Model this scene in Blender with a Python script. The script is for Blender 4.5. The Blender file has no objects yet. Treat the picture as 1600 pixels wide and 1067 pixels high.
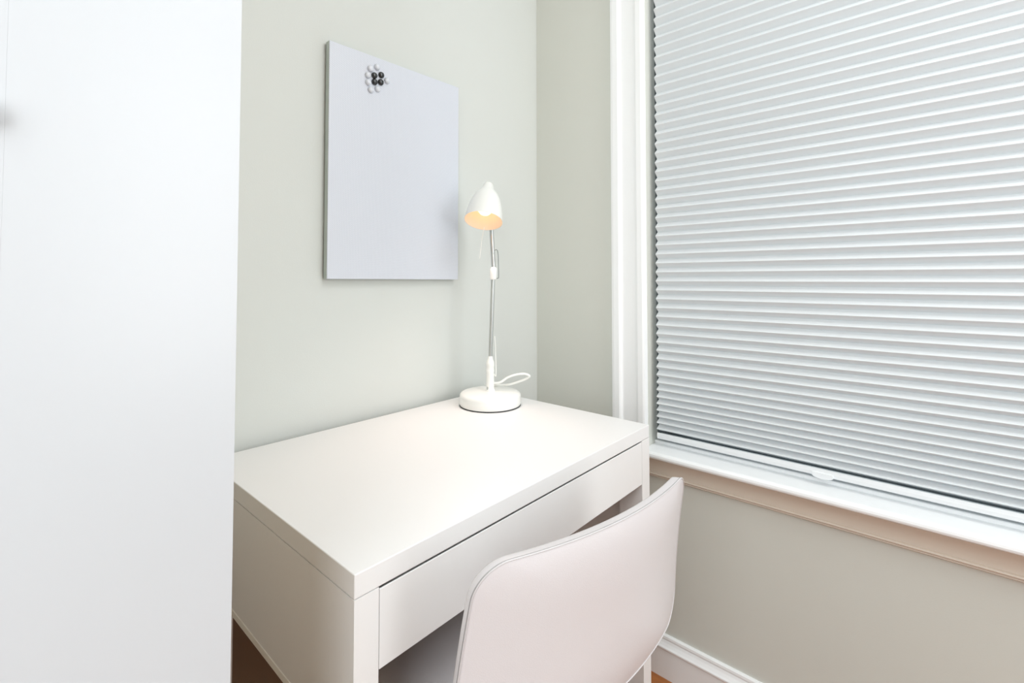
import bpy, bmesh, math, random
from mathutils import Vector, Matrix
random.seed(4)
scn = bpy.context.scene
C = scn.collection
PI = math.pi

# ------------------------------------------------------------------ materials
def srgb(r, g, b):
    f = lambda c: (c/255/12.92) if c/255 <= .04045 else ((c/255+.055)/1.055)**2.4
    return (f(r), f(g), f(b), 1)

def mat(name, col, rough=.5, metal=0, bump=0, bscale=200, spec=.5, emit=None, estr=0, trans=0, coat=0, tint=0, tscale=3):
    m = bpy.data.materials.new(name); m.use_nodes = True
    nt = m.node_tree; b = nt.nodes['Principled BSDF']
    b.inputs['Base Color'].default_value = col
    b.inputs['Roughness'].default_value = rough
    b.inputs['Metallic'].default_value = metal
    b.inputs['Specular IOR Level'].default_value = spec
    b.inputs['Coat Weight'].default_value = coat
    b.inputs['Transmission Weight'].default_value = trans
    if emit:
        b.inputs['Emission Color'].default_value = emit
        b.inputs['Emission Strength'].default_value = estr
    tc = nt.nodes.new('ShaderNodeTexCoord')
    if bump:
        n = nt.nodes.new('ShaderNodeTexNoise'); n.inputs['Scale'].default_value = bscale; n.inputs['Detail'].default_value = 4
        bp = nt.nodes.new('ShaderNodeBump'); bp.inputs['Strength'].default_value = bump; bp.inputs['Distance'].default_value = .002
        nt.links.new(tc.outputs['Object'], n.inputs['Vector'])
        nt.links.new(n.outputs['Fac'], bp.inputs['Height']); nt.links.new(bp.outputs['Normal'], b.inputs['Normal'])
    if tint:
        n = nt.nodes.new('ShaderNodeTexNoise'); n.inputs['Scale'].default_value = tscale; n.inputs['Detail'].default_value = 3
        mx = nt.nodes.new('ShaderNodeMix'); mx.data_type = 'RGBA'
        mx.inputs[6].default_value = tuple(c*(1-tint) for c in col[:3])+(1,); mx.inputs[7].default_value = tuple(min(1, c*(1+tint)) for c in col[:3])+(1,)
        nt.links.new(tc.outputs['Object'], n.inputs['Vector'])
        nt.links.new(n.outputs['Fac'], mx.inputs[0]); nt.links.new(mx.outputs[2], b.inputs['Base Color'])
    return m

M_wall = mat('wall_paint', (.675, .70, .675, 1), .75, bump=.08, bscale=350, tint=.012)
M_wallR = mat('window_wall_paint', (.665, .68, .63, 1), .75, bump=.08, bscale=350, tint=.012)
M_ceil = mat('ceiling_paint', (.88, .88, .86, 1), .9, bump=.05, bscale=200)
M_trim = mat('trim_paint', (.91, .93, .94, 1), .35, bump=.03, bscale=60)
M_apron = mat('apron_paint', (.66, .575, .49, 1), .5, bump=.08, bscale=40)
M_desk = mat('desk_lacquer', (.82, .82, .815, 1), .38, bump=.02, bscale=500)
M_deskdark = mat('desk_edge', (.85, .83, .78, 1), .5, bump=.02, bscale=300)
M_ward = mat('wardrobe_lacquer', (.575, .60, .625, 1), .3, bump=.01, bscale=300)
M_carc = mat('wardrobe_side_bounce', (.62, .54, .43, 1), .55, bump=.05, bscale=100)  # unseen side, beige added to bounce tan light onto the desk
M_undershade = mat('underdesk_shade_brown', (.17, .105, .06, 1), .6, bump=.1, bscale=300, tint=.08)  # dark brown carries the shade under the desk
M_lamp = mat('lamp_white', (.88, .89, .86, 1), .3, coat=.3, bump=.01, bscale=100)
M_inner = mat('shade_inner', (.94, .80, .68, 1), .35, bump=.02, bscale=100)
M_steel = mat('brushed_steel', (.55, .57, .56, 1), .3, metal=.9, bump=.05, bscale=300)
M_wire = mat('lever_wire', (.25, .27, .26, 1), .3, metal=.9, bump=.02, bscale=200)
M_rubber = mat('black_rubber', (.012, .012, .012, 1), .6, bump=.1, bscale=300)
M_cord = mat('white_cord', (.86, .87, .84, 1), .45, bump=.03, bscale=300)
M_bulb = mat('bulb_glass', (1, .9, .75, 1), .2, emit=(1, .74, .42, 1), estr=1.8, bump=.01)
M_socket = mat('socket', (.55, .36, .22, 1), .45, bump=.03, bscale=200)
M_leather = mat('white_leather', (.695, .675, .69, 1), .36, bump=.12, bscale=900)
M_pipe = mat('leather_piping', (.62, .60, .61, 1), .5, bump=.08, bscale=700)
M_thread = mat('piping_groove', (.42, .41, .41, 1), .6, bump=.05, bscale=500)
M_chrome = mat('chrome', (.8, .8, .8, 1), .12, metal=1, bump=.01)
M_magblk = mat('black_magnet', (.012, .014, .016, 1), .22, coat=.5, bump=.02)
M_magclr = mat('pale_magnet', (.70, .735, .80, 1), .2, coat=.3, bump=.02)
M_boardside = mat('board_side', (.50, .56, .53, 1), .4, metal=.15, bump=.03)
M_frame = mat('board_back', (.12, .14, .14, 1), .6, bump=.03)
M_sash = mat('sash_gap_shade', (.10, .12, .13, 1), .5, bump=.03)  # near-black stands in for shade in the gap beside the blind
M_rail = mat('blind_rail', (.83, .86, .88, 1), .4, bump=.03, bscale=200)

def mat_board():
    m = mat('perforated_board', (.80, .82, .90, 1), .4)
    nt = m.node_tree; b = nt.nodes['Principled BSDF']; tc = nt.nodes['Texture Coordinate']
    sp = nt.nodes.new('ShaderNodeSeparateXYZ'); nt.links.new(tc.outputs['Object'], sp.inputs[0])
    def M(op, a, c=None):
        n = nt.nodes.new('ShaderNodeMath'); n.operation = op
        for i, v in enumerate((a, c)):
            if v is None: continue
            if isinstance(v, (int, float)): n.inputs[i].default_value = v
            else: nt.links.new(v, n.inputs[i])
        return n.outputs[0]
    p = 2*PI/.0042
    s1 = M('SINE', M('MULTIPLY', sp.outputs[0], p)); s2 = M('SINE', M('MULTIPLY', sp.outputs[2], p))
    d = M('GREATER_THAN', M('MULTIPLY', s1, s2), .45)
    mx = nt.nodes.new('ShaderNodeMix'); mx.data_type = 'RGBA'
    mx.inputs[6].default_value = (.70, .73, .80, 1); mx.inputs[7].default_value = (.53, .57, .64, 1)
    nt.links.new(d, mx.inputs[0]); nt.links.new(mx.outputs[2], b.inputs['Base Color'])
    return m
M_board = mat_board()

def mat_blind():
    m = bpy.data.materials.new('blind_fabric'); m.use_nodes = True
    nt = m.node_tree; b = nt.nodes['Principled BSDF']; out = nt.nodes['Material Output']
    b.inputs['Base Color'].default_value = (.865, .895, .91, 1); b.inputs['Roughness'].default_value = .85
    b.inputs['Specular IOR Level'].default_value = .2
    tc = nt.nodes.new('ShaderNodeTexCoord'); n = nt.nodes.new('ShaderNodeTexNoise'); n.inputs['Scale'].default_value = 900
    bp = nt.nodes.new('ShaderNodeBump'); bp.inputs['Strength'].default_value = .1; bp.inputs['Distance'].default_value = .001
    nt.links.new(tc.outputs['Object'], n.inputs['Vector']); nt.links.new(n.outputs['Fac'], bp.inputs['Height']); nt.links.new(bp.outputs['Normal'], b.inputs['Normal'])
    t = nt.nodes.new('ShaderNodeBsdfTranslucent'); t.inputs['Color'].default_value = (.8, .85, .88, 1)
    mx = nt.nodes.new('ShaderNodeMixShader'); mx.inputs[0].default_value = .22
    nt.links.new(b.outputs[0], mx.inputs[1]); nt.links.new(t.outputs[0], mx.inputs[2]); nt.links.new(mx.outputs[0], out.inputs[0])
    return m
M_blind = mat_blind()

def mat_floor():
    m = mat('oak_floor', (.45, .17, .04, 1), .3, coat=.3)
    nt = m.node_tree; b = nt.nodes['Principled BSDF']; tc = nt.nodes['Texture Coordinate']
    mp = nt.nodes.new('ShaderNodeMapping'); mp.inputs['Rotation'].default_value = (0, 0, PI/2)
    br = nt.nodes.new('ShaderNodeTexBrick'); br.inputs['Scale'].default_value = 1
    br.inputs['Brick Width'].default_value = .9; br.inputs['Row Height'].default_value = .057; br.inputs['Mortar Size'].default_value = .0012
    br.inputs['Color1'].default_value = (.50, .17, .035, 1); br.inputs['Color2'].default_value = (.36, .11, .02, 1); br.inputs['Mortar'].default_value = (.03, .01, .003, 1)
    nt.links.new(tc.outputs['Object'], mp.inputs[0]); nt.links.new(mp.outputs[0], br.inputs[0])
    n = nt.nodes.new('ShaderNodeTexNoise'); n.inputs['Scale'].default_value = 6; n.inputs['Detail'].default_value = 8
    mp2 = nt.nodes.new('ShaderNodeMapping'); mp2.inputs['Scale'].default_value = (14, 1, 1)
    nt.links.new(tc.outputs['Object'], mp2.inputs[0]); nt.links.new(mp2.outputs[0], n.inputs['Vector'])
    mx = nt.nodes.new('ShaderNodeMix'); mx.data_type = 'RGBA'; mx.blend_type = 'MULTIPLY'; mx.inputs[0].default_value = .5
    nt.links.new(br.outputs[0], mx.inputs[6]); nt.links.new(n.outputs['Fac'], mx.inputs[7]); nt.links.new(mx.outputs[2], b.inputs['Base Color'])
    return m
M_floor = mat_floor()
M_glass = mat('window_glass', (.9, .95, .95, 1), .02, trans=1)

# ------------------------------------------------------------------ mesh helpers
def link(name, bm, m, parent=None, smooth=False, origin=None, bevel=0, weld=True):
    if weld: bmesh.ops.remove_doubles(bm, verts=bm.verts, dist=1e-6)
    bmesh.ops.recalc_face_normals(bm, faces=bm.faces)
    me = bpy.data.meshes.new(name); 
    if origin is not None:
        bmesh.ops.translate(bm, verts=bm.verts, vec=-Vector(origin))
    bm.to_mesh(me); bm.free()
    o = bpy.data.objects.new(name, me); C.objects.link(o)
    for mm in (m if isinstance(m, (list, tuple)) else [m]): me.materials.append(mm)
    if origin is not None: o.location = origin
    if smooth:
        for p in me.polygons: p.use_smooth = True
        me.set_sharp_from_angle(angle=math.radians(40))
    if parent is not None:
        o.parent = parent; o.location = Vector(o.location) - parent.location
        if tuple(parent.rotation_euler) != (0, 0, 0):
            o.matrix_parent_inverse = Matrix.Identity(4)
    if bevel:
        b = o.modifiers.new('bevel', 'BEVEL'); b.width = bevel; b.segments = 3; b.limit_method = 'ANGLE'; b.angle_limit = math.radians(50)
        b.harden_normals = False
    return o

def box(bm, x0, x1, y0, y1, z0, z1):
    v = [bm.verts.new((x, y, z)) for x in (x0, x1) for y in (y0, y1) for z in (z0, z1)]
    for f in ((0,1,3,2),(4,6,7,5),(0,4,5,1),(2,3,7,6),(0,2,6,4),(1,5,7,3)):
        bm.faces.new([v[i] for i in f])

def B(*boxes):
    bm = bmesh.new()
    for b in boxes: box(bm, *b)
    return bm

def prism(bm, prof, axis, a, b):
    """prof: 2D closed polygon; axis 'y': (x,z) along y; 'x': (y,z) along x; 'z': (x,y) along z"""
    def P(p, t): return {'y': (p[0], t, p[1]), 'x': (t, p[0], p[1]), 'z': (p[0], p[1], t)}[axis]
    A = [bm.verts.new(P(p, a)) for p in prof]; D = [bm.verts.new(P(p, b)) for p in prof]
    n = len(prof)
    for i in range(n): bm.faces.new((A[i], A[(i+1) % n], D[(i+1) % n], D[i]))
    bm.faces.new(A); bm.faces.new(D[::-1])

def lathe(bm, prof, n=64, mtx=None):
    rings = []
    for r, z in prof:
        if r < 1e-6: rings.append([bm.verts.new((0, 0, z))])
        else: rings.append([bm.verts.new((r*math.cos(2*PI*i/n), r*math.sin(2*PI*i/n), z)) for i in range(n)])
    for a, b in zip(rings, rings[1:]):
        for i in range(n):
            j = (i+1) % n
            if len(a) == 1 and len(b) == 1: continue
            if len(a) == 1: bm.faces.new((a[0], b[i], b[j]))
            elif len(b) == 1: bm.faces.new((a[i], a[j], b[0]))
            else: bm.faces.new((a[i], a[j], b[j], b[i]))
    if mtx is not None: bmesh.ops.transform(bm, matrix=mtx, verts=[v for r in rings for v in r])

def smoothpts(pts, k=8):
    pts = [Vector(p) for p in pts]; out = []
    for i in range(len(pts)-1):
        p0 = pts[max(i-1, 0)]; p1 = pts[i]; p2 = pts[i+1]; p3 = pts[min(i+2, len(pts)-1)]
        for j in range(k):
            t = j/k
            out.append(.5*((2*p1)+(-p0+p2)*t+(2*p0-5*p1+4*p2-p3)*t*t+(-p0+3*p1-3*p2+p3)*t**3))
    out.append(pts[-1]); return out

def tube(bm, pts, r, n=12, closed=False, cap=True):
    pts = [Vector(p) for p in pts]; m = len(pts); rings = []; up = None
    for i, p in enumerate(pts):
        if closed: t = (pts[(i+1) % m]-pts[i-1]).normalized()
        else: t = (pts[min(i+1, m-1)]-pts[max(i-1, 0)]).normalized()
        if up is None:
            up = t.orthogonal().normalized()
        up = (up-t*up.dot(t)).normalized(); s = t.cross(up)
        rr = r[i] if isinstance(r, (list, tuple)) else r
        rings.append([bm.verts.new(p+up*rr*math.cos(2*PI*k/n)+s*rr*math.sin(2*PI*k/n)) for k in range(n)])
    for i in range(m if closed else m-1):
        a = rings[i]; b = rings[(i+1) % m]
        off = 0
        if closed and i == m-1:
            off = min(range(n), key=lambda q: (a[0].co-b[q].co).length)
        for k in range(n): bm.faces.new((a[k], a[(k+1) % n], b[(k+1+off) % n], b[(k+off) % n]))
    if cap and not closed:
        bm.faces.new(rings[0][::-1]); bm.faces.new(rings[-1])

def thing(name, label, cat, loc=(0, 0, 0), group=None):
    o = bpy.data.objects.new(name, None); C.objects.link(o); o.location = loc; o.empty_display_size = .05
    tag(o, label, cat, group); return o
def tag(o, label, cat, group=None):
    o['label'] = label; o['category'] = cat
    if group: o['group'] = group
    return o
def struct(o, label=None, cat=None):
    o['kind'] = 'structure'
    if label: o['label'] = label; o['category'] = cat
    return o

# ------------------------------------------------------------------ room shell
XL, YB, H = -2.3, -3.1, 2.6
T = .14
struct(link('floor', B((XL-T, T, YB-T, T, -.08, 0)), M_floor), 'glossy orange-brown wood strip floor', 'floor')
struct(link('ceiling', B((XL-T, T, YB-T, T, H, H+.1)), M_ceil), 'plain white ceiling', 'ceiling')
struct(link('wall_back', B((XL-T, 0, 0, T, 0, H)), M_wall), 'pale grey-green wall behind the desk', 'wall')
struct(link('wall_left', B((XL-T, XL, YB-T, 0, 0, H)), mat('left_wall_bounce_cut', (.28, .25, .20, 1), .8, bump=.05)), 'unseen wall left of the wardrobe, toned dark to cut bounced light', 'wall')  # dark tone added to keep bounced light off the desk side
struct(link('wall_front', B((XL, T, YB-T, YB, 0, H)), M_wall), 'pale wall behind the viewer', 'wall')
WY0, WY1, WZ0, WZ1 = -1.93, -.403, .585, 2.32
struct(link('wall_right', B((0, T, WY1, T, 0, H), (0, T, YB, WY0, 0, H), (0, T, WY0, WY1, 0, WZ0), (0, T, WY0, WY1, WZ1, H)), M_wallR),
       'grey-beige wall under and beside the window', 'wall')

def base_prof(s=1):
    return [(0, 0), (-.017, 0), (-.017, .074), (-.0195, .078), (-.0195, .0815), (-.0155, .085), (-.011, .091), (-.0085, .097), (-.0095, .101), (-.0085, .106), (-.004, .108), (0, .108)]
bm = bmesh.new(); prism(bm, base_prof(), 'y', YB, 0)
struct(link('baseboard_right', bm, M_trim), 'white moulded baseboard along the window wall', 'baseboard')
bm = bmesh.new(); prism(bm, base_prof(), 'x', XL, -.02)
struct(link('baseboard_back', bm, M_trim), 'white moulded baseboard along the back wall', 'baseboard')

# casing around the window: profile across its width (t from outer edge, depth toward room)
cas = [(0, 0), (0, .016), (.003, .020), (.010, .0215), (.026, .0215), (.031, .018), (.033, .013), (.036, .012), (.074, .012), (.078, .0135), (.080, .0165), (.084, .018), (.098, .018), (.103, .016), (.105, .0), ]
cas = [(t*1.0, d) for t, d in cas]
def casing(name, y_outer, sgn, label):
    bm = bmesh.new(); prism(bm, [(-d, y_outer+sgn*t) for t, d in cas], 'z', .607, WZ1+.105)
    return struct(link(name, bm, M_trim), label, 'trim')
casing('trim_1', -.297, -1, 'white moulded window casing left of the blind')
casing('trim_2', WY0-.106, 1, 'white moulded window casing right of the blind')
bm = bmesh.new(); prism(bm, [(-d, WZ1+.105-t) for t, d in cas], 'y', WY0+.001, WY1-.001)
struct(link('trim_3', bm, M_trim), 'white moulded window head casing above the blind', 'trim')
# stool (inner sill) and apron
st = [(.055, .585), (.055, .6140), (.041, .6140), (.039, .6125), (.039, .606), (-.036, .606), (-.041, .6045), (-.0445, .601), (-.0455, .596), (-.0445, .592), (-.041, .589), (-.036, .5875), (0, .5875), (0, .585)]
bm = bmesh.new(); prism(bm, st, 'y', WY0+.001, WY1-.001)
for y0, y1 in ((WY1-.001, -.285), (WY0-.12, WY0+.001)):
    prism(bm, [p if p[0] < 0 else (0.0, p[1]) for p in st[4:-1]], 'y', y0, y1)
struct(link('trim_4', bm, M_trim, weld=False), 'white window sill board under the blind', 'sill')
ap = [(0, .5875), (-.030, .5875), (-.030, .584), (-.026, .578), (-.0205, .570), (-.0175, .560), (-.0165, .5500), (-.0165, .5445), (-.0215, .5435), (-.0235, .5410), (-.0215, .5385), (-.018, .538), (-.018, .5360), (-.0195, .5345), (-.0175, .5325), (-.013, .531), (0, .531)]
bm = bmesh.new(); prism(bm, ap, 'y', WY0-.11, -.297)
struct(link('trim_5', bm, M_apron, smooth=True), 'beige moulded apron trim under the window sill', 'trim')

# window behind the blind
win = struct(thing('window_1', 'double hung window hidden behind the pleated blind', 'window', (.10, -1.16, .6)))
def wl(name, bm, m): return link(name, bm, m, win)
wl('window_frame', B((.060, .135, WY1-.03, WY1, .585, WZ1), (.060, .135, WY0, WY0+.03, .585, WZ1), (.060, .135, WY0+.03, WY1-.03, .585, .635), (.060, .135, WY0+.03, WY1-.03, WZ1-.04, WZ1)), M_sash)
wl('sash', B((.085, .115, WY0+.03, WY1-.03, 1.42, 1.47), (.09, .11, WY1-.07, WY1-.03, .635, WZ1-.04), (.09, .11, WY0+.03, WY0+.07, .635, WZ1-.04)), M_sash)
wl('glass', B((.098, .102, WY0+.07, WY1-.07, .635, 1.42), (.098, .102, WY0+.07, WY1-.07, 1.47, WZ1-.04)), M_glass)

# ------------------------------------------------------------------ pleated blind
BY1, BY0 = -.4205, -1.915
blind = thing('pleated_blind', 'white cellular pleated blind covering the window, lowered to the sill', 'blind', (.03, (BY0+BY1)/2, .625))
def pitch(z):
    K = [(.64, .0172), (.70, .0180), (.83, .0232), (1.0, .0252), (1.3, .0266), (1.6, .0280), (2.0, .0297), (2.4, .030)]
    for (a, pa), (b, pb) in zip(K, K[1:]):
        if z <= b: return pa+(pb-pa)*max(0, (z-a)/(b-a))
    return K[-1][1]
z = .6455; zs = [z]
while z < 2.24: z += pitch(z); zs.append(z)
ztop = zs[-1]
XN = .034   # notch plane
def half(a, b, L=.0212): return math.sqrt(max(L*L-((b-a)/2)**2, .00003))
bm = bmesh.new()
for side in (-1, 1):
    prof = []
    for a, b in zip(zs, zs[1:]):
        d = half(a, b)*(1 if side == -1 else .55); mz = (a+b)/2
        prof += [(XN+side*.0005, a), (XN+side*d*.93, mz-(b-a)*.05), (XN+side*d, mz), (XN+side*d*.93, mz+(b-a)*.05)]
    prof.append((XN+side*.0005, ztop))
    va = [bm.verts.new((x, BY0, q)) for x, q in prof]; vb = [bm.verts.new((x, BY1, q)) for x, q in prof]
    for i in range(len(prof)-1): bm.faces.new((va[i], va[i+1], vb[i+1], vb[i]))
link('pleated_fabric', bm, M_blind, blind)
bm = bmesh.new()
rp = [(.019, .6262), (.0172, .6285), (.0165, .635), (.0175, .6425), (.0195, .6432), (.0215, .6420), (.0250, .6350), (.049, .6350), (.049, .6262)]
prism(bm, rp, 'y', BY0, BY1)
rail = link('bottom_rail', bm, M_rail, blind, bevel=.0006)
bm = bmesh.new()
n = 20; A = []
tabp = [(math.cos(PI+PI*i/n)*.021, math.sin(PI+PI*i/n)*.0075) for i in range(n+1)]
tabp = [(tabp[0][0], .0065)]+tabp+[(tabp[-1][0], .0065)]
prism(bm, [(-.8183+a, .6288+b) for a, b in tabp], 'x', .0135, .0175)
tab = link('pull_tab', bm, M_rail, None, bevel=.001)
tab.parent = rail; tab.matrix_parent_inverse = Matrix.Identity(4); tab.location = -(blind.location+rail.location)
link('head_rail', B((.012, .052, BY0, BY1, ztop, WZ1)), M_rail, blind, bevel=.002)

# ------------------------------------------------------------------ desk
DX1, DX0, DY1, DY0 = -.2625, -.9916, -.0204, -.5304
ZT, ZU = .75, .7226
desk = thing('desk', 'small white lacquered desk with one wide drawer in the corner by the window', 'desk', ((DX0+DX1)/2, (DY0+DY1)/2, 0))
link('tabletop', B((DX0, DX1, DY0, DY1, ZU, ZT)), M_desk, desk, bevel=.0012)
LW, LD = .0315, .055
for i, (x0, x1, y0, y1) in enumerate(((DX0, DX0+LW, DY0, DY0+LD), (DX1-LW-.004, DX1, DY0, DY0+LD), (DX0, DX0+LW, DY1-LD, DY1), (DX1-LW-.004, DX1, DY1-LD, DY1))):
    link('leg', B((x0, x1, y0, y1, 0, ZU-.0007)), M_desk, desk)
for x0, x1, xl in ((DX0, DX0+.018, DX0-.0016), (DX1-.018, DX1, None)):
    sp = link('side_panel', B((x0, x1, DY0+LD+.00005, DY1-LD-.00005, .5500-(0 if xl else .11), ZU-.0007)), M_desk, desk)
    a, b = (x0-.0012, x1) if xl else (x0, x1+.0012)
    s = link('edge_strip', B((a, b, DY0+LD+.00005, DY1-LD-.00005, .5395-(0 if xl else .11), .5500-(0 if xl else .11))), M_deskdark, None, bevel=.0006)
    s.parent = sp; s.location = -(desk.location+sp.location)
link('back_panel', B((DX0+LW, DX1-LW-.004, DY1-.014, DY1-.002, .25, ZU-.0007)), M_undershade, desk)  # added panel, dropped low so the side opening reads as brown shade
bm = bmesh.new(); prism(bm, [(DY0, .629), (DY0, .7192), (DY0+.0006, .7196), (DY0+.0016, .7196), (DY0+.0030, .712), (DY0+.018, .712), (DY0+.018, .629)], 'x', DX0+LW+.0009, DX1-LW-.0049)
dr = link('drawer', bm, M_desk, desk)
s = link('drawer_box', B((DX0+LW+.015, DX1-LW-.02, DY0+.0181, DY1-.08, .632, .640), (DX0+LW+.015, DX0+LW+.027, DY0+.0181, DY1-.08, .640, .70), (DX1-LW-.032, DX1-LW-.02, DY0+.0181, DY1-.08, .640, .70), (DX0+LW+.027, DX1-LW-.032, DY1-.092, DY1-.08, .640, .70)), M_undershade)  # brown colour added to darken and tint the seat below
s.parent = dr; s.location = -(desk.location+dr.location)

# ------------------------------------------------------------------ wardrobe
WX1, WYF = -1.1387, -.60
wd = thing('wardrobe', 'tall plain white wardrobe filling the left edge, beside the desk', 'wardrobe', (-1.6, -.3, 0))
link('carcass', B((-2.05, WX1, WYF+.020, -.021, 0, 2.36)), M_carc, wd, bevel=.0015)
link('side_stile', B((-1.2680, WX1, WYF, WYF+.0195, .0, 2.36)), M_ward, wd)
d1 = link('door', B((-1.66, -1.26804, WYF, WYF+.0195, .06, 2.355)), M_ward, wd)
d2 = link('door', B((-2.05, -1.6615, WYF, WYF+.0195, .06, 2.355)), M_ward, wd, bevel=.0016)
for d, kx in ((d1, -1.2800), (d2, -1.64)):
    bm = bmesh.new()
    lathe(bm, [(0, .009), (.006, .0086), (.0085, .007), (.009, .0045), (.0085, 0), (0, 0)], 32, Matrix.Translation((kx, WYF, 1.176)) @ Matrix.Rotation(PI/2, 4, 'X'))
    k = link('knob', bm, M_ward, None, smooth=True); k.parent = d; k.location = -(wd.location+d.location)

# ------------------------------------------------------------------ magnetic board
bx0, bx1, bz0, bz1 = -.7645, -.3795, 1.0765, 1.6125
bd = thing('magnetic_board', 'white perforated metal magnet board hung on the back wall above the desk', 'board', ((bx0+bx1)/2, 0, bz0))
# hangs very slightly out of square: the right edge stands a little taller
def quad_box(y0, y1, x0, x1, zb0, zb1, zt0, zt1):
    bm = bmesh.new()
    v = [bm.verts.new(p) for p in ((x0, y0, zb0), (x1, y0, zb1), (x1, y0, zt1), (x0, y0, zt0), (x0, y1, zb0), (x1, y1, zb1), (x1, y1, zt1), (x0, y1, zt0))]
    for f in ((0,1,2,3),(7,6,5,4),(0,4,5,1),(1,5,6,2),(2,6,7,3),(3,7,4,0)): bm.faces.new([v[i] for i in f])
    return bm
link('face_sheet', quad_box(-.0206, -.0185, bx0, bx1, bz0+.0015, bz0, bz1-.003, bz1+.007), M_board, bd, bevel=.0015)
link('folded_rim', quad_box(-.0184, -.0052, bx0, bx1, bz0+.0015, bz0, bz1-.003, bz1+.007), M_boardside, bd)
link('back_frame', quad_box(-.0051, -.0002, bx0+.002, bx1-.004, bz0+.004, bz0+.004, bz1-.006, bz1+.003), M_frame, bd)
blk = [((-.6519, 1.5653), 'glossy black round magnet on the board, upper left of the four black'), ((-.6330, 1.5725), 'glossy black round magnet on the board, upper right of the four black'),
       ((-.6512, 1.5500), 'glossy black round magnet on the board, lower left of the four black'), ((-.6342, 1.5545), 'glossy black round magnet on the board, lower right of the four black')]
clr = [((-.6625, 1.5790), 'pale round magnet on the board, diagonally above left of the black ones'), ((-.6445, 1.5885), 'pale round magnet on the board, directly above the black ones'),
       ((-.6690, 1.5610), 'pale round magnet on the board, left of the black upper pair'), ((-.6680, 1.5440), 'pale round magnet on the board, left of the black lower pair'),
       ((-.6610, 1.5280), 'pale round magnet on the board, diagonally below left of the black ones'), ((-.6425, 1.5355), 'pale round magnet on the board, directly below the black ones'),
       ((-.6165, 1.5640), 'pale round magnet on the board, right of the black ones')]
def magnet(p, r, m, label, group):
    bm = bmesh.new()
    lathe(bm, [(0, .0075), (r*.45, .0072), (r*.8, .0058), (r*.97, .0035), (r, .0015), (r*.95, 0), (0, 0)], 28, Matrix.Rotation(PI/2, 4, 'X'))
    o = link('round_magnet', bm, m, None, smooth=True); o.location = (p[0], -.0206, p[1]); tag(o, label, 'magnet', group)
for p, l in blk: magnet(p, .0077, M_magblk, l, 'black magnets on the board')
for p, l in clr: magnet(p, .0077, M_magclr, l, 'pale magnets on the board')

# ------------------------------------------------------------------ desk lamp
LC = Vector((-.3752, -.1422, .75))
lamp = thing('desk_lamp', 'white desk lamp with steel arm and lit bell shade standing on the desk', 'lamp', LC)
def ll(name, bm, m, parent=None, smooth=True, world=True):
    o = link(name, bm, m, None, smooth=smooth)
    off = lamp.location
    o.parent = parent or lamp
    if parent is None: o.location = -off
    return o
def at(v): return Matrix.Translation(v)
bm = bmesh.new()
lathe(bm, [(0, .0022), (.0785, .0022), (.0798, .0040), (.0798, .0235), (.0790, .0285), (.0755, .0320), (.069, .0340), (.03, .0358), (.0, .0362)], 96, at(LC))
lb = ll('base', bm, M_lamp)
bm = bmesh.new(); lathe(bm, [(0, .0003), (.0790, .0003), (.0803, .0012), (.0790, .0024), (0, .0024)], 96, at(LC))
ll('rubber_foot', bm, M_rubber, lb)
bm = bmesh.new(); lathe(bm, [(0, .036), (.0125, .036), (.0118, .040), (.0102, .043), (.0102, .084), (.0108, .085), (.0108, .091), (.0102, .092), (.0102, .099), (.0108, .100), (.0108, .108), (.0098, .112), (.007, .118), (.0055, .126), (0, .127)], 40, at(LC))
col = ll('column', bm, M_lamp)
bm = bmesh.new(); lathe(bm, [(0, -.004), (.0035, -.004), (.0035, .006), (0, .006)], 16, at(Vector((-.3835, -.1420, .7915))))
ll('switch', bm, M_steel, lb)
P0 = Vector((-.3752, -.1422, .868)); P1 = Vector((-.3705, -.1475, 1.085)); 
bm = bmesh.new(); tube(bm, [P0, P1], .0052, 20)
ll('lower_arm', bm, M_steel)
J = Vector((-.3697, -.1483, 1.093)); D = (P1-P0).normalized()
bm = bmesh.new(); tube(bm, [J-D*.017, J-D*.015, J-D*.004, J+D*.004, J+D*.013, J+D*.016], [.0065, .0085, .0092, .0092, .0085, .006], 24)
jt = ll('elbow_joint', bm, M_lamp)
# upper arm rises to the back of the shade
G = Vector((.749, .662, 0)).normalized(); S = Vector((.662, -.749, 0)).normalized()
U0 = J+D*.010; U1 = Vector((-.3762, -.1410, 1.250))+G*.046
bm = bmesh.new(); tube(bm, [U0, U1], .0056, 20)
ll('upper_arm', bm, M_steel)
def lever(name, pts, r, m=M_wire, parent=None, k=6):
    bm = bmesh.new(); tube(bm, smoothpts(pts, k), r, 10); return ll(name, bm, m, parent)
E1 = LC*0
def pp(x, y, z): return Vector((x, y, z))
lever('tension_lever', [J+S*.003+Vector((0, 0, .060))-D*.0, J+S*.0075+Vector((0, 0, .0625)), J+S*.0115+Vector((0, 0, .055)), J+S*.0130+Vector((0, 0, .025)), J+S*.0135+Vector((0, 0, -.008)), J+S*.0115+Vector((0, 0, -.013)), J+S*.003+Vector((0, 0, -.013))], .0011)
K = Vector((-.3752, -.1422, .852))
lever('tension_lever', [K+Vector((0, 0, .075))+S*.0105, K+Vector((0, 0, .070))+S*.0120, K+Vector((0, 0, .030))+S*.0140, K+Vector((0, 0, -.022))+S*.0150, K+Vector((0, 0, -.028))+S*.0135, K+Vector((0, 0, -.020))+S*.0085], .0012, M_lamp)
lever('shade_lever', [(-.3855, -.1295, 1.215), (-.3896, -.1259, 1.186), (-.394, -.1209, 1.1318)], [.0009]*13, M_lamp)
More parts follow.
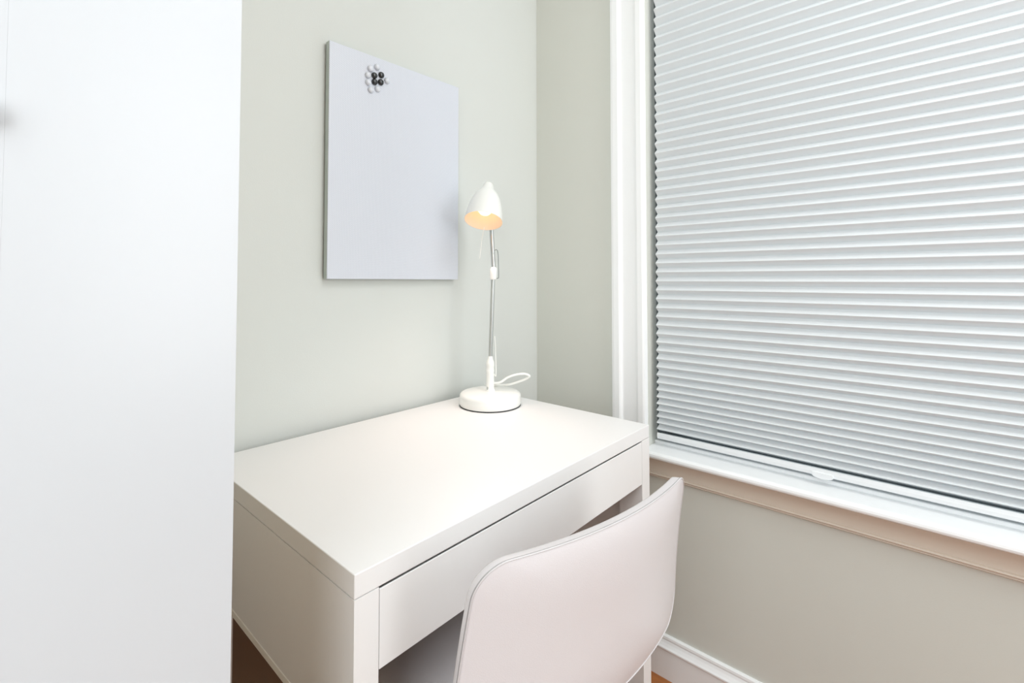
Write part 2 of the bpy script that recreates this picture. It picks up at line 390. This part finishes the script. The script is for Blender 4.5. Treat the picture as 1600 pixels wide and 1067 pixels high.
# shade
APEX = Vector((-.3785, -.1384, 1.3350))+G*.012
RIM = Vector((-.3862, -.1296, 1.2275))-G*.032
ax = (RIM-APEX).normalized(); Ls = (RIM-APEX).length
q = Vector((0, 0, 1)).rotation_difference(ax).to_matrix().to_4x4()
R0 = .0497
so = [(0, 0), (.006, .0006), (.0105, .003), (.0130, .008), (.0150, .016), (.0185, .024), (.0250, .032), (.0320, .042), (.0380, .056), (.0430, .074), (.0468, .095), (R0, Ls)]
bm = bmesh.new(); lathe(bm, so, 72, at(APEX) @ q)
sh = ll('shade', bm, M_lamp)
si = [(R0, Ls), (R0-.0012, Ls-.0002), (.0455, .094), (.0416, .074), (.0366, .057), (.0305, .044), (.0235, .0345), (.016, .028), (0, .0275)]
bm = bmesh.new(); lathe(bm, si, 72, at(APEX) @ q)
sin_ = ll('shade_lining', bm, M_inner, sh)
bm = bmesh.new(); lathe(bm, [(0, .030), (.0125, .030), (.0125, .050), (.0135, .051), (.0135, .054), (0, .054)], 32, at(APEX) @ q)
sock = ll('socket', bm, M_socket, sh)
bm = bmesh.new(); lathe(bm, [(.009, .054), (.0105, .060), (.0165, .070), (.0195, .078), (.0185, .087), (.0125, .0945), (.006, .0968), (0, .0972)], 32, at(APEX) @ q)
bulb = ll('bulb', bm, M_bulb, sh)
# cord
cordpts = [(-.3720, -.1300, .8060), (-.3600, -.1590, .8065), (-.3440, -.1775, .8210), (-.3286, -.1940, .8280), (-.3135, -.2090, .8292), (-.3045, -.2170, .8230), (-.3060, -.2050, .8140), (-.3160, -.1830, .8040), (-.3260, -.1600, .7960), (-.3330, -.1200, .7900), (-.3200, -.0800, .7800), (-.2900, -.0400, .7700), (-.2500, -.0200, .7400), (-.2300, -.0150, .65), (-.2250, -.015, .4), (-.222, -.030, .14), (-.20, -.06, .02), (-.15, -.12, .006), (-.1, -.2, .006)]
bm = bmesh.new(); tube(bm, smoothpts([(-.3750, -.1422, .8045)]+cordpts, 6), .0030, 10)
ll('power_cord', bm, M_cord)

# ------------------------------------------------------------------ chair
a_, b_, r1, ccx, ccy, ccz, rot, bul, rec, tap, r2, qc = .21, .122, .0389, -.7177, -.6664, .6506, -.1635, .0355, .1188, -.0422, .045, .35
chair = thing('desk_chair', 'white leather desk chair with curved backrest, pushed up to the desk', 'chair', (-.76, -.48, 0))
def outline():
    pts = []
    for sx, sz, t0 in ((1, 1, 0), (-1, 1, 90), (-1, -1, 180), (1, -1, 270)):
        r = r1 if sz > 0 else r2
        for i in range(13):
            t = math.radians(t0+90*i/12); pts.append((sx*(a_-r)+r*math.cos(t), sz*(b_-r)+r*math.sin(t)))
    out = []
    for i in range(len(pts)):
        p = Vector(pts[i]); n_ = Vector(pts[(i+1) % len(pts)]); L = (n_-p).length; k = max(1, round(L/.012))
        for j in range(k): out.append(p+(n_-p)*j/k)
    return out
OUT = outline()
def W(u, w, off):
    u = u*(1+tap*w/b_); v = bul*(1-(u/a_)**2)+rec*w+qc*(w*w-b_*b_)+off
    c, s = math.cos(rot), math.sin(rot)
    return Vector((ccx+u*c+v*s, ccy+u*s-v*c, ccz+w))
bm = bmesh.new()
TH = .014
layers = []
def pad(s): return .0095*(1-s**4.5)
SS = [.12, .3, .5, .66, .78, .86, .92, .96, .985, 1]
# back face rings (towards the room), rim, front face rings
for s in SS: layers.append([(p*s, pad(s)) for p in OUT])
for t in (.15, .35, .6, .85): layers.append([(p*(1-.014*t*t), -TH*t) for p in OUT])
for s in SS[::-1]: layers.append([(p*s*.985, -TH-pad(s)*.5) for p in OUT])
rings = [[bm.verts.new(W(p.x, p.y, o)) for p, o in L] for L in layers]
N = len(OUT)
for A, D_ in zip(rings, rings[1:]):
    for i in range(N): bm.faces.new((A[i], A[(i+1) % N], D_[(i+1) % N], D_[i]))
for rg, off in ((rings[0], pad(0)), (rings[-1], -TH-pad(0))):
    c0 = bm.verts.new(W(0, 0, off))
    for i in range(N): bm.faces.new((rg[i], rg[(i+1) % N], c0))
bk = link('backrest', bm, M_leather, chair)
for p in bk.data.polygons: p.use_smooth = True
for off, g in ((.0002, -.0016),):
    bm = bmesh.new(); tube(bm, [W(p.x*1.001, p.y*1.0015, off) for p in OUT], .0010, 8, closed=True)
    o = link('piping', bm, M_pipe, None, smooth=True); o.parent = bk; o.location = -(chair.location+bk.location)
    bm = bmesh.new(); tube(bm, [W(p.x*1.0035, p.y*1.005, off+g) for p in OUT], .0005, 6, closed=True)
    o = link('seam', bm, M_thread, None, smooth=True); o.parent = bk; o.location = -(chair.location+bk.location)
# seat
def loc(u, v, z):  # chair frame: v positive toward the room
    c, s = math.cos(rot), math.sin(rot); return Vector((ccx+u*c+v*s, ccy+u*s-v*c, z))
bm = bmesh.new()
def seat_out():
    pts = []; r = .06; hw = .185; y0, y1 = -.445, -.05
    for cx_, cy_, t0 in ((hw-r, y1-r, 0), (-hw+r, y1-r, 90), (-hw+r, y0+r, 180), (hw-r, y0+r, 270)):
        for i in range(9):
            t = math.radians(t0+90*i/8); pts.append(Vector((cx_+r*math.cos(t), cy_+r*math.sin(t))))
    return pts
SO = seat_out(); sc = Vector((0, -.2375))
prof = [(.2, .483), (.6, .483), (.85, .481), (.95, .476), (1, .465), (1.0, .435), (.97, .430), (.5, .430), (.2, .430)]
rg = [[bm.verts.new(loc(*(sc+(p-sc)*s), z_)) for p in SO] for s, z_ in prof]
for A, D_ in zip(rg, rg[1:]):
    for i in range(len(SO)): bm.faces.new((A[i], A[(i+1) % len(SO)], D_[(i+1) % len(SO)], D_[i]))
bm.faces.new(rg[0]); bm.faces.new(rg[-1][::-1])
link('seat', bm, M_leather, chair, smooth=True)
# steel brackets joining back to seat, and legs
for sx in (-.12, .12):
    bm = bmesh.new(); tube(bm, smoothpts([W(sx, -.06, -TH-.016), W(sx, -.10, -TH-.014), loc(sx, -.045, .50), loc(sx, -.07, .425), loc(sx, -.13, .412), loc(sx, -.30, .412)], 6), .008, 12)
    link('back_bracket', bm, M_chrome, chair, smooth=True)
for sx, v0, v1 in ((-1, -.07, -.03), (1, -.07, -.03), (-1, -.40, -.43), (1, -.40, -.43)):
    bm = bmesh.new(); tube(bm, [loc(sx*.15, v0, .418), loc(sx*.175, v1, .006)], [.0105, .0095], 16)
    tube(bm, [loc(sx*.175, v1, .010), loc(sx*.175, v1, 0.0)], .0125, 16)
    link('leg', bm, M_chrome, chair, smooth=True)

# ------------------------------------------------------------------ lights
def area(name, loc, rot, sx, sy, power, col=(1, 1, 1)):
    l = bpy.data.lights.new(name, 'AREA'); l.shape = 'RECTANGLE'; l.size = sx; l.size_y = sy; l.energy = power; l.color = col
    o = bpy.data.objects.new(name, l); C.objects.link(o); o.location = loc; o.rotation_euler = rot; return o
area('overhead_fill', (-.50, -1.9, 2.57), (0, 0, 0), .9, 1.3, 14, (.95, .975, 1))  # unseen fill added under the ceiling to brighten the room
area('rear_fill', (-.48, -3.0, 1.45), (math.radians(90), 0, 0), .9, 1.7, 16, (.95, .975, 1))  # unseen fill added at the rear, aimed at the back wall
area('left_fill', (-2.26, -1.35, 1.6), (math.radians(90), 0, math.radians(-90)), 1.0, 1.6, 22, (.93, .97, 1))  # unseen fill added to brighten the blind and window wall
sl = bpy.data.lights.new('bulb_light', 'SPOT'); sl.energy = 4.2; sl.color = (1, .77, .68); sl.shadow_soft_size = .02
sl.spot_size = math.radians(95); sl.spot_blend = 1
so_ = bpy.data.objects.new('bulb_light', sl); C.objects.link(so_); so_.location = APEX+ax*.100
so_.rotation_euler = (Vector((-.60, -.30, .75))-so_.location).to_track_quat('-Z', 'Y').to_euler()

w = bpy.data.worlds.new('world'); scn.world = w; w.use_nodes = True
w.node_tree.nodes['Background'].inputs[0].default_value = (.32, .345, .36, 1); w.node_tree.nodes['Background'].inputs[1].default_value = 2.6

# ------------------------------------------------------------------ camera
cd = bpy.data.cameras.new('camera'); cam = bpy.data.objects.new('camera', cd); C.objects.link(cam); scn.camera = cam
yaw, pit, f, py = .8469, .0297, 744.56, 414.13
cd.sensor_width = 36; cd.sensor_fit = 'HORIZONTAL'; cd.lens = f*36/1600; cd.shift_y = -(533.5-py)/1600; cd.clip_start = .02
cam.location = (-1.2787, -1.0168, 1.0774)
cam.rotation_euler = (PI/2+pit, 0, -yaw)

scn.view_settings.view_transform = 'Standard'; scn.view_settings.look = 'None'
scn.view_settings.exposure = .26
scn.cycles.max_bounces = 10; scn.cycles.diffuse_bounces = 6
scn.cycles.use_denoising = True
